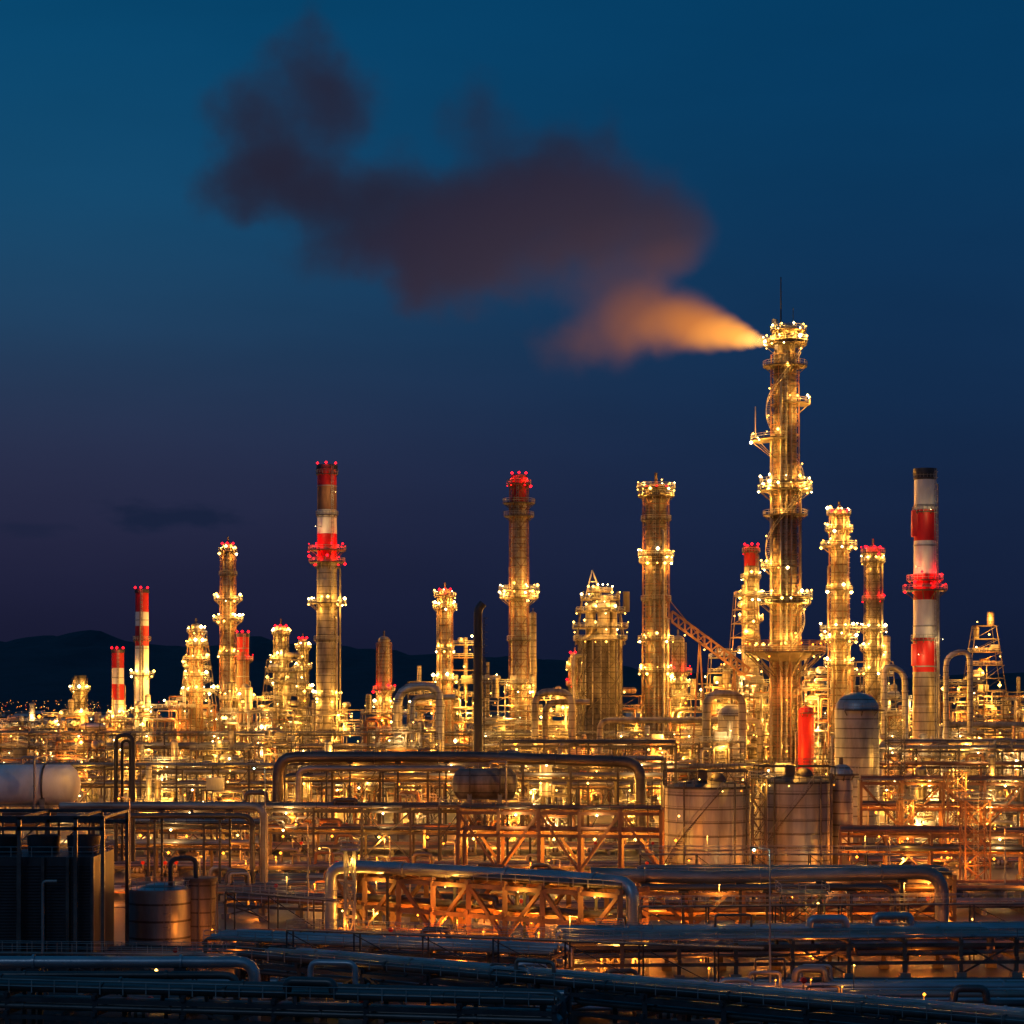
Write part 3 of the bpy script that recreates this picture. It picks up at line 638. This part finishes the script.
def lattice(px,d,w,top,name='lattice_tower',mat='rust',pw=800,base=0):
    b=B(); x=X(px,d); zt=Z(top,d); n=max(2,int((zt-base)/3))
    for i in range(n):
        z0=base+(zt-base)*i/n; z1=base+(zt-base)*(i+1)/n
        for sx,sy in ((-1,-1),(1,-1),(1,1),(-1,1)):
            b.beam((x+sx*w/2,d+sy*w/2,z0),(x+sx*w/2,d+sy*w/2,z1),.22,mat)
        for sy in (-1,1):
            y=d+sy*w/2; b.beam((x-w/2,y,z0),(x+w/2,y,z1),.13,mat); b.beam((x+w/2,y,z0),(x-w/2,y,z1),.13,mat); b.beam((x-w/2,y,z1),(x+w/2,y,z1),.16,mat)
        for sx in (-1,1):
            b.beam((x+sx*w/2,d-w/2,z0),(x+sx*w/2,d+w/2,z1),.13,mat); b.beam((x+sx*w/2,d-w/2,z1),(x+sx*w/2,d+w/2,z1),.16,mat)
    b.ladder(x,d,base,zt+1,-PI/2,w*.1,t=.045); b.box((x,d,zt),(w+1,w+1,.15),mat); b.rail([(x-w/2-.5,d-w/2-.5,zt),(x+w/2+.5,d-w/2-.5,zt),(x+w/2+.5,d+w/2+.5,zt),(x-w/2-.5,d+w/2+.5,zt)],1.1,.05,closed=True)
    b.bulb((x+w*.3,d-w*.7-.4,zt-1),'g',.16,pw); b.bulb((x-w*.4,d-w*.8-.4,max(2,zt*.3)),'o',.16,pw)
    b.make(name)
lattice(759,340,2.2,778,mat='steel'); lattice(350,246,1.2,850,pw=420,mat='galv'); lattice(610,226,2.0,930,pw=450,mat='galv'); lattice(640,224,1.6,934,pw=450,mat='galv')
lattice(955,380,3.4,772,pw=1800); lattice(905,390,2.6,800,pw=1500); lattice(802,240,4.5,892,pw=300,mat='dark'); lattice(432,480,4,740,mat='steel',pw=1500); lattice(895,500,4,716,mat='steel',pw=1500); lattice(975,330,4,800,pw=1200)
def hdrum(px0,px1,d,r,py,mat,deck):
    b=B(); xa,xb=X(px0,d),X(px1,d); z=Z(py,d); L=xb-xa-r; cx=(xa+xb)/2
    b.drum((cx,d,z),(1,0),L,r,mat,28)
    for t in (-.3,.3): b.box((cx+L*t,d,z-r*.9),(.8,r*1.6,r*.9),'concrete')
    zd=z-r*1.35; b.box((cx,d,zd),(L+2*r+2,2*r+3,.4),'steel'); w=L/2+r+.8; dd=r+1.3
    b.rail([(cx-w,d-dd,zd+.2),(cx+w,d-dd,zd+.2),(cx+w,d+dd,zd+.2),(cx-w,d+dd,zd+.2)],1.1,.05,closed=True)
    for i in range(5):
        xx=cx-w+2*w*i/4
        for sy in (-1,1): b.beam((xx,d+sy*dd,0),(xx,d+sy*dd,zd-.2),.38,'dark')
        if i<4: b.beam((xx,d-dd,zd*.4),(cx-w+2*w*(i+1)/4,d-dd,zd-.4),.2,'dark')
    b.path([(cx+L*.1,d,z+r*.9),(cx+L*.1,d,z+r+1.2),(cx+L*.1+3,d,z+r+1.2),(cx+L*.1+3,d-r-1,z+r+1.2),(cx+L*.1+3,d-r-1,zd)],.18,'pipe',8)
    b.rail([(cx-L*.4,d,z+r),(cx+L*.4,d,z+r)],1,.05)
    b.bulb((cx+w,d-dd-.5,z-r*1.6),'o',.16,900); b.bulb((cx+L*.5+r,d-dd-2,z+r+.6),'g',.15,900)
    b.make('horizontal_drum')
hdrum(-60,80,330,3.3,785,'white',0); hdrum(452,518,380,2.9,784,'clad_dark',0)
def smalltank():
    d=242; b=B(); x=X(160,d); r=3.7; zt=Z(888,d)
    b.cyl(x,d,0,.4,r*1.05,'concrete',40); b.cyl(x,d,.4,zt,r,'alu',40); b.cyl(x,d,zt,zt+.7,r,'alu',40,.4)
    for z in (2,4,6): b.cyl(x,d,z,z+.1,r+.04,'steel',40)
    b.rail([(x+r*math.cos(2*PI*i/20),d+r*math.sin(2*PI*i/20),zt) for i in range(20)],1,.04,closed=True)
    x2=X(200,d); b.cyl(x2,d+1,0,Z(882,d),1.7,'clad_dark',24); b.cyl(x2,d+1,Z(882,d),Z(878,d),1.95,'steel',24)
    for i in range(8):
        a=2*PI*i/8; b.beam((x2+1.9*math.cos(a),d+1+1.9*math.sin(a),0),(x2+1.9*math.cos(a),d+1+1.9*math.sin(a),Z(880,d)),.14,'steel')
    b.path([(X(172,d),d-1,zt),(X(172,d),d-1,Z(858,d)),(X(196,d),d,Z(858,d)),(X(196,d),d,Z(880,d))],.28,'dark',10,.9)
    b.ladder(x,d,0,zt,-1.2,r,t=.04); b.light((x-6,d-7,5),'w',240); b.light((x+7,d-5,3),'o',220)
    b.bulb((x+6.9,d-5,3.4),'o',.12); b.bulb((x-6,d-7,5.4),'g',.1)
    b.make('small_storage_tank')
smalltank()
def coolb():
    d=226; b=B(); xa,xb=X(-30,d),X(93,d); zt=Z(857,d); cx=(xa+xb)/2; w=xb-xa
    b.box((cx,d+6,zt/2),(w,12,zt),'dark')
    for i in range(34):
        z=.6+i*(zt-1.2)/34
        b.box((cx,d-.12,z),(w-.4,.22,.12),'dark')
    for i in range(6):
        xx=xa+w*i/5; b.box((xx,d-.35,zt/2),(.35,.4,zt),'pipe_dark')
    b.rail([(xa,d,zt),(xb,d,zt),(xb,d+12,zt),(xa,d+12,zt)],1.1,.05,closed=True)
    for i in range(3):
        fx=xa+w*(i+.5)/3; b.cyl(fx,d+6,zt,zt+2.0,1.7,'dark',24,1.9,caps=False); b.cyl(fx,d+6,zt,zt+1.2,.5,'dark',12)
    zf=Z(817,d)
    for xx in (xa,X(22,d),X(78,d),X(105,d)):
        for yy in (d-1.2,d+13): b.beam((xx,yy,0),(xx,yy,zf),.4,'pipe_dark')
    for yy in (d-1.2,d+13):
        for z in (zf,Z(828,d)): b.beam((xa,yy,z),(X(106,d),yy,z),.4,'dark')
    for xx in (X(22,d),X(78,d),X(105,d)): b.beam((xx,d-1.2,zf),(xx,d+13,zf),.3,'dark')
    b.path([(X(46,d),d-1.5,0),(X(46,d),d-1.5,Z(880,d)),(X(60,d),d-1.5,Z(880,d))],.18,'galv',8)
    b.make('cooling_tower_building')
coolb()
def post(px,d,top,k='g',pw=900,h=None):
    b=B(); x=X(px,d); zt=Z(top,d)
    b.tube((x,d,0),(x,d,zt),.13,'galv',8,.07); b.cyl(x,d,0,.4,.3,'concrete',10)
    b.path([(x,d,zt-.1),(x,d,zt+.3),(x-1.4,d,zt+.45)],.06,'galv',6,.4,False); b.box((x-1.6,d,zt+.42),(.8,.3,.16),'dark'); b.bulb((x-1.6,d,zt+.22),k,.17,pw)
    b.make('lamp_post')
post(265,300,770,'c',300); post(308,270,826,'o',1000); post(770,205,852,'c',150); post(130,290,800,'o',1000); post(560,290,862,'o',1500); post(455,285,845,'o',1600)
post(700,300,862,'o',1000); post(890,300,838,'o',1600); post(1005,320,830,'o',1600); post(245,360,825,'o',2500); post(390,340,838,'o',2200); post(600,300,880,'o',1200); post(860,275,872,'o',1000)
post(410,290,868,'o',1200); post(510,270,880,'o',900); post(950,280,870,'o',1000); post(330,310,850,'g',1500); post(200,300,860,'g',900)
# ---------------------------------------------------------------- ground, roads
b=B(); b.v=[(-9000,60,0),(9000,60,0),(9000,14000,0),(-9000,14000,0)]; b.face((0,1,2,3),b.mi('asphalt')); b.make('ground')
b=B()
for (y0,y1) in ((296,304),(381,388),(430,438),(488,496)):
    q=len(b.v); b.v += [(-260,y0,.004),(260,y0,.004),(260,y1,.004),(-260,y1,.004)]; b.face((q,q+1,q+2,q+3),b.mi('asphalt'))
    for yy in (y0-.1,y1+.1): b.box((0,yy,.06),(520,.2,.14),'concrete')
    for i in range(-40,40):
        q=len(b.v); xx=i*6.5; ym=(y0+y1)/2; b.v += [(xx,ym-.08,.008),(xx+3,ym-.08,.008),(xx+3,ym+.08,.008),(xx,ym+.08,.008)]; b.face((q,q+1,q+2,q+3),b.mi('paint_line'))
b.make('road')
# ---------------------------------------------------------------- hills + distant city
def hills():
    b=B(); mi=b.mi('hill'); nx,ny=160,14
    for j in range(ny):
        y=5200+j*280
        for i in range(nx):
            x=-3200+6400*i/(nx-1); t=x/y*F+512
            prof=175+110*math.exp(-((t-50)/140)**2)+90*math.exp(-((t-390)/150)**2)+60*math.exp(-((t-250)/60)**2)-40*math.exp(-((t-900)/300)**2)
            env=math.sin(min(1,j/(ny-2))*PI*.5)
            z=env*prof*(.9+.22*mn.noise(Vector((x*.0016,y*.0016,0)))+.12*mn.noise(Vector((x*.008,y*.008,3))))
            b.v.append((x,y,max(z,-2)))
    for j in range(ny-1):
        for i in range(nx-1):
            a=j*nx+i; b.face((a,a+1,a+nx+1,a+nx),mi,True)
    b.make('hills')
hills()
def city():
    b=B(); rr=random.Random(11)
    for i in range(120):
        d=rr.uniform(1400,3800); px=rr.choice((rr.uniform(-20,110),rr.uniform(-20,1040),rr.uniform(-20,130))); x=X(px,d); h=rr.uniform(5,14); w=rr.uniform(10,30)
        b.box((x,d,h/2),(w,12,h),rr.choice(('concrete','white','galv'))); b.box((x,d,h+.4),(w+1,13,.8),'dark')
        for k in range(2): b.bulb((x+rr.uniform(-w,w),d-8,rr.uniform(3,h+3)),rr.choices('ogw',(6,3,.1))[0],rr.uniform(.2,.42)*d/2500)
        if i%12==0: b.light((x,d-14,8),'g',2500)
    for i in range(170):
        d=rr.uniform(3000,5400); px=rr.choice((rr.uniform(-20,100),rr.uniform(-20,100),rr.uniform(-20,380))); b.bulb((X(px,d),d,rr.uniform(3,30)),rr.choices('ogr',(8,1.5,.4))[0],rr.uniform(.25,.6))
    b.make('distant_city')
city()
for i,px in enumerate(range(0,1040,95)): unit(px+20,1050,70,724+rr.uniform(-6,6),0,.7,seed=40,depth=12)
# ---------------------------------------------------------------- smoke plume
def smoke():
    d=600.0; yc=600.0
    m,nt,N,L=new_mat('smoke')
    out=N.new('ShaderNodeOutputMaterial'); geo=N.new('ShaderNodeNewGeometry')
    nz=N.new('ShaderNodeTexNoise'); nz.inputs['Scale'].default_value=.055; nz.inputs['Detail'].default_value=5; nz.inputs['Roughness'].default_value=.62; L.new(geo.outputs['Position'],nz.inputs['Vector'])
    sb=N.new('ShaderNodeVectorMath'); sb.operation='SUBTRACT'; sb.inputs[1].default_value=(.5,.5,.5); L.new(nz.outputs['Color'],sb.inputs[0])
    noz=Vector((X(768,d),yc,Z(342,d)))
    rel=N.new('ShaderNodeVectorMath'); rel.operation='SUBTRACT'; rel.inputs[1].default_value=noz; L.new(geo.outputs['Position'],rel.inputs[0])
    dn=N.new('ShaderNodeVectorMath'); dn.operation='LENGTH'; L.new(rel.outputs[0],dn.inputs[0])
    an=N.new('ShaderNodeVectorMath'); an.operation='MULTIPLY'; an.inputs[1].default_value=(1,1,2.4); L.new(rel.outputs[0],an.inputs[0])
    dc=N.new('ShaderNodeVectorMath'); dc.operation='LENGTH'; L.new(an.outputs[0],dc.inputs[0])
    fd=N.new('ShaderNodeMapRange'); fd.inputs[1].default_value=14; fd.inputs[2].default_value=75; fd.inputs[4].default_value=36; L.new(dn.outputs['Value'],fd.inputs[0])
    sc2=N.new('ShaderNodeVectorMath'); sc2.operation='SCALE'; L.new(sb.outputs[0],sc2.inputs[0]); L.new(fd.outputs[0],sc2.inputs['Scale'])
    ad=N.new('ShaderNodeVectorMath'); ad.operation='ADD'; L.new(geo.outputs['Position'],ad.inputs[0]); L.new(sc2.outputs[0],ad.inputs[1])
    blobs=[(768,342,4,1.8),(760,341,6,1.5),(751,339,9,1.3),(740,336,13,1.1),(726,332,17,.85),(708,328,22,.65),(688,322,28,.5),(664,318,34,.42),(636,314,38,.38),(604,326,42,.34),(570,348,32,.34),(622,282,44,.3),
      (665,232,44,.9),(620,210,58,1.1),(565,196,68,1.2),(505,218,74,1.4),(445,245,66,1.4),(395,220,60,1.25),(340,212,56,1.3),(290,175,54,1.3),(245,180,44,1.2),(262,125,50,1.2),(302,66,42,1.1),(335,105,46,1.0),(420,275,36,.8),(480,120,40,.5),(585,262,44,.45)]
    acc=None; s=d/F
    for (px,py,r,w) in blobs:
        v=N.new('ShaderNodeVectorMath'); v.operation='DISTANCE'; v.inputs[1].default_value=(X(px,d),yc,Z(py,d)); L.new(ad.outputs[0],v.inputs[0])
        mr=N.new('ShaderNodeMapRange'); mr.interpolation_type='SMOOTHSTEP'; mr.inputs[1].default_value=0; mr.inputs[2].default_value=r*s*1.32; mr.inputs[3].default_value=w; mr.inputs[4].default_value=0; L.new(v.outputs['Value'],mr.inputs[0])
        if acc is None: acc=mr.outputs[0]
        else:
            a=N.new('ShaderNodeMath'); a.operation='ADD'; L.new(acc,a.inputs[0]); L.new(mr.outputs[0],a.inputs[1]); acc=a.outputs[0]
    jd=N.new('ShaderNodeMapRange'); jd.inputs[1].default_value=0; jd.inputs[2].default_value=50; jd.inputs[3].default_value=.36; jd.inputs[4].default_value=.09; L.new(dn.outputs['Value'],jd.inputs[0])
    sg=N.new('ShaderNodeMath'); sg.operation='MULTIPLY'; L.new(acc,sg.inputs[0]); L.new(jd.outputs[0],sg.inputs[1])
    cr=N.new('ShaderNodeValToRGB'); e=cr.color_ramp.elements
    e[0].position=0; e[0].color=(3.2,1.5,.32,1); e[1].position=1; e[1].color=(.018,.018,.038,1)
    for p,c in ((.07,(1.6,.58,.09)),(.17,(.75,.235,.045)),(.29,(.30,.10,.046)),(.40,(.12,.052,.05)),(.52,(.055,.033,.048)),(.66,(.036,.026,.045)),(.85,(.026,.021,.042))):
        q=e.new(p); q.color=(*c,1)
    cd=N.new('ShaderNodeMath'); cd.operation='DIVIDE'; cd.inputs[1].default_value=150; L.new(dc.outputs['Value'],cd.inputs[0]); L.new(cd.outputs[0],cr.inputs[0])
    em=N.new('ShaderNodeEmission'); L.new(cr.outputs[0],em.inputs[0]); L.new(sg.outputs[0],em.inputs[1])  # painted light: the smoke itself emits the orange glow, fading from the nozzle
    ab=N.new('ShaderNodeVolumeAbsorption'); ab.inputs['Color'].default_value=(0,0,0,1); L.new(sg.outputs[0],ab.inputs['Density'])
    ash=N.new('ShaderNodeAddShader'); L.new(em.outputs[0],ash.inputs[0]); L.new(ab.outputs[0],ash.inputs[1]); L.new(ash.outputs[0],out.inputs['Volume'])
    MAT['smoke']=m
    try: m.cycles.emission_sampling='NONE'
    except Exception: pass
    try: m.cycles.volume_step_rate=.4
    except Exception: pass
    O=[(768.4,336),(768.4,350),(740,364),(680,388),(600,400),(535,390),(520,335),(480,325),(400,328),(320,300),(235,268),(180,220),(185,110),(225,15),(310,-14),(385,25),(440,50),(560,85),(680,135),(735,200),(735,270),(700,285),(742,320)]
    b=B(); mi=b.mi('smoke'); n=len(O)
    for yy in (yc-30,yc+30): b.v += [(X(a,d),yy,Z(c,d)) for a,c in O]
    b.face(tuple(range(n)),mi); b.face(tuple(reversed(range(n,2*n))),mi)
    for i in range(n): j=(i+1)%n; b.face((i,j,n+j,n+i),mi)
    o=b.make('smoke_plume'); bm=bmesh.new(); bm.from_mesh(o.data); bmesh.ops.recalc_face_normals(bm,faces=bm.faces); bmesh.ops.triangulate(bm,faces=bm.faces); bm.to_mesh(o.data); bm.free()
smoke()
# ---------------------------------------------------------------- sky
w=bpy.data.worlds.new('World'); scene.world=w; w.use_nodes=True; nt=w.node_tree; N=nt.nodes; L=nt.links; N.clear()
out=N.new('ShaderNodeOutputWorld'); bg=N.new('ShaderNodeBackground'); tc=N.new('ShaderNodeTexCoord'); sp=N.new('ShaderNodeSeparateXYZ'); L.new(tc.outputs['Generated'],sp.inputs[0])
def srgb(h):
    h=h.lstrip('#'); r=[]
    for i in (0,2,4):
        c=int(h[i:i+2],16)/255; r.append(c/12.92 if c<=.04045 else ((c+.055)/1.055)**2.4)
    return (*r,1)
def ramp(cols):
    mr=N.new('ShaderNodeMapRange'); mr.inputs[1].default_value=0; mr.inputs[2].default_value=.6; L.new(sp.outputs['Z'],mr.inputs[0])
    cr=N.new('ShaderNodeValToRGB'); cr.color_ramp.interpolation='B_SPLINE'; e=cr.color_ramp.elements
    e[0].position=cols[0][0]; e[0].color=srgb(cols[0][1]); e[1].position=cols[-1][0]; e[1].color=srgb(cols[-1][1])
    for p,c in cols[1:-1]: q=e.new(p); q.color=srgb(c)
    L.new(mr.outputs[0],cr.inputs[0]); return cr.outputs[0]
def zz(py): return math.sin(math.atan((700-py)/F))/.6
cl=ramp([(zz(690),'#14162c'),(zz(600),'#1c1e38'),(zz(520),'#262843'),(zz(430),'#29314d'),(zz(330),'#204060'),(zz(200),'#134b70'),(zz(0),'#03446c'),(1,'#053f62')])
cr_=ramp([(zz(690),'#101930'),(zz(600),'#141f3b'),(zz(500),'#162543'),(zz(400),'#132c4d'),(zz(280),'#0f3256'),(zz(150),'#08395f'),(zz(0),'#043c64'),(1,'#053a5c')])
mx=N.new('ShaderNodeMixRGB'); mf=N.new('ShaderNodeMapRange'); mf.interpolation_type='SMOOTHSTEP'; mf.inputs[1].default_value=-.25; mf.inputs[2].default_value=.2; L.new(sp.outputs['X'],mf.inputs[0]); L.new(mf.outputs[0],mx.inputs[0]); L.new(cl,mx.inputs[1]); L.new(cr_,mx.inputs[2])
vm=N.new('ShaderNodeVectorMath'); vm.operation='MULTIPLY'; vm.inputs[1].default_value=(5,5,20); L.new(tc.outputs['Generated'],vm.inputs[0])
nn=N.new('ShaderNodeTexNoise'); nn.inputs['Scale'].default_value=1.4; nn.inputs['Detail'].default_value=4; L.new(vm.outputs[0],nn.inputs['Vector'])
nr=N.new('ShaderNodeMapRange'); nr.inputs[1].default_value=.35; nr.inputs[2].default_value=.7; nr.inputs[3].default_value=1.03; nr.inputs[4].default_value=.95; L.new(nn.outputs['Fac'],nr.inputs[0])
m2=N.new('ShaderNodeVectorMath'); m2.operation='SCALE'; L.new(mx.outputs[0],m2.inputs[0]); L.new(nr.outputs[0],m2.inputs['Scale'])
cv=N.new('ShaderNodeVectorMath'); cv.operation='MULTIPLY'; cv.inputs[1].default_value=(40,40,110); L.new(tc.outputs['Generated'],cv.inputs[0])
cn=N.new('ShaderNodeTexNoise'); cn.inputs['Scale'].default_value=1.0; cn.inputs['Detail'].default_value=5; L.new(cv.outputs[0],cn.inputs['Vector'])
def cloud(col,cx,cz,wx,wz,amt):
    s1=N.new('ShaderNodeVectorMath'); s1.operation='SUBTRACT'; s1.inputs[1].default_value=(cx,0,cz); L.new(tc.outputs['Generated'],s1.inputs[0])
    s2=N.new('ShaderNodeVectorMath'); s2.operation='MULTIPLY'; s2.inputs[1].default_value=(1/wx,0,1/wz); L.new(s1.outputs[0],s2.inputs[0])
    s3=N.new('ShaderNodeVectorMath'); s3.operation='LENGTH'; L.new(s2.outputs[0],s3.inputs[0])
    s4=N.new('ShaderNodeMath'); s4.operation='MULTIPLY_ADD'; s4.inputs[1].default_value=2.6; s4.inputs[2].default_value=-1.3; L.new(cn.outputs['Fac'],s4.inputs[0])
    s5=N.new('ShaderNodeMath'); s5.operation='SUBTRACT'; L.new(s3.outputs['Value'],s5.inputs[0]); L.new(s4.outputs[0],s5.inputs[1])
    s6=N.new('ShaderNodeMapRange'); s6.interpolation_type='SMOOTHSTEP'; s6.inputs[1].default_value=.3; s6.inputs[2].default_value=1.25; s6.inputs[3].default_value=amt; s6.inputs[4].default_value=0; L.new(s5.outputs[0],s6.inputs[0])
    s7=N.new('ShaderNodeMixRGB'); s7.inputs[2].default_value=srgb('#14203a'); L.new(s6.outputs[0],s7.inputs[0]); L.new(col,s7.inputs[1]); return s7.outputs[0]
c1=cloud(m2.outputs[0],-.158,.088,.036,.008,.75); c1=cloud(c1,-.235,.082,.02,.004,.4)
sky=N.new('ShaderNodeTexSky'); sky.sky_type='NISHITA'; sky.sun_disc=False; sky.sun_elevation=math.radians(-4); sky.sun_rotation=math.radians(200)
m3=N.new('ShaderNodeVectorMath'); m3.operation='SCALE'; m3.inputs['Scale'].default_value=.006; L.new(sky.outputs[0],m3.inputs[0])
a3=N.new('ShaderNodeVectorMath'); a3.operation='ADD'; L.new(c1,a3.inputs[0]); L.new(m3.outputs[0],a3.inputs[1])
L.new(a3.outputs[0],bg.inputs[0]); bg.inputs[1].default_value=1.0; L.new(bg.outputs[0],out.inputs[0])
sd=bpy.data.lights.new('dusk_fill','SUN'); sd.energy=.12; sd.angle=math.radians(14); sd.color=(.50,.70,1.0)  # cool fill added for dusk skylight behind the camera, not a risen sun
so=bpy.data.objects.new('dusk_fill',sd); scene.collection.objects.link(so); so.rotation_euler=Vector((.45,1.0,-.75)).to_track_quat('-Z','Y').to_euler()
# ---------------------------------------------------------------- camera
cam=bpy.data.cameras.new('Camera'); co=bpy.data.objects.new('Camera',cam); scene.collection.objects.link(co)
co.location=(0,0,EYE); co.rotation_euler=(math.radians(90),0,0); cam.lens=72; cam.sensor_width=36; cam.shift_y=188/1024; cam.clip_end=20000; cam.clip_start=1
scene.camera=co
print('LIGHTS',NL[0],'OBJS',len(bpy.data.objects),'VERTS',sum(len(m.vertices) for m in bpy.data.meshes))
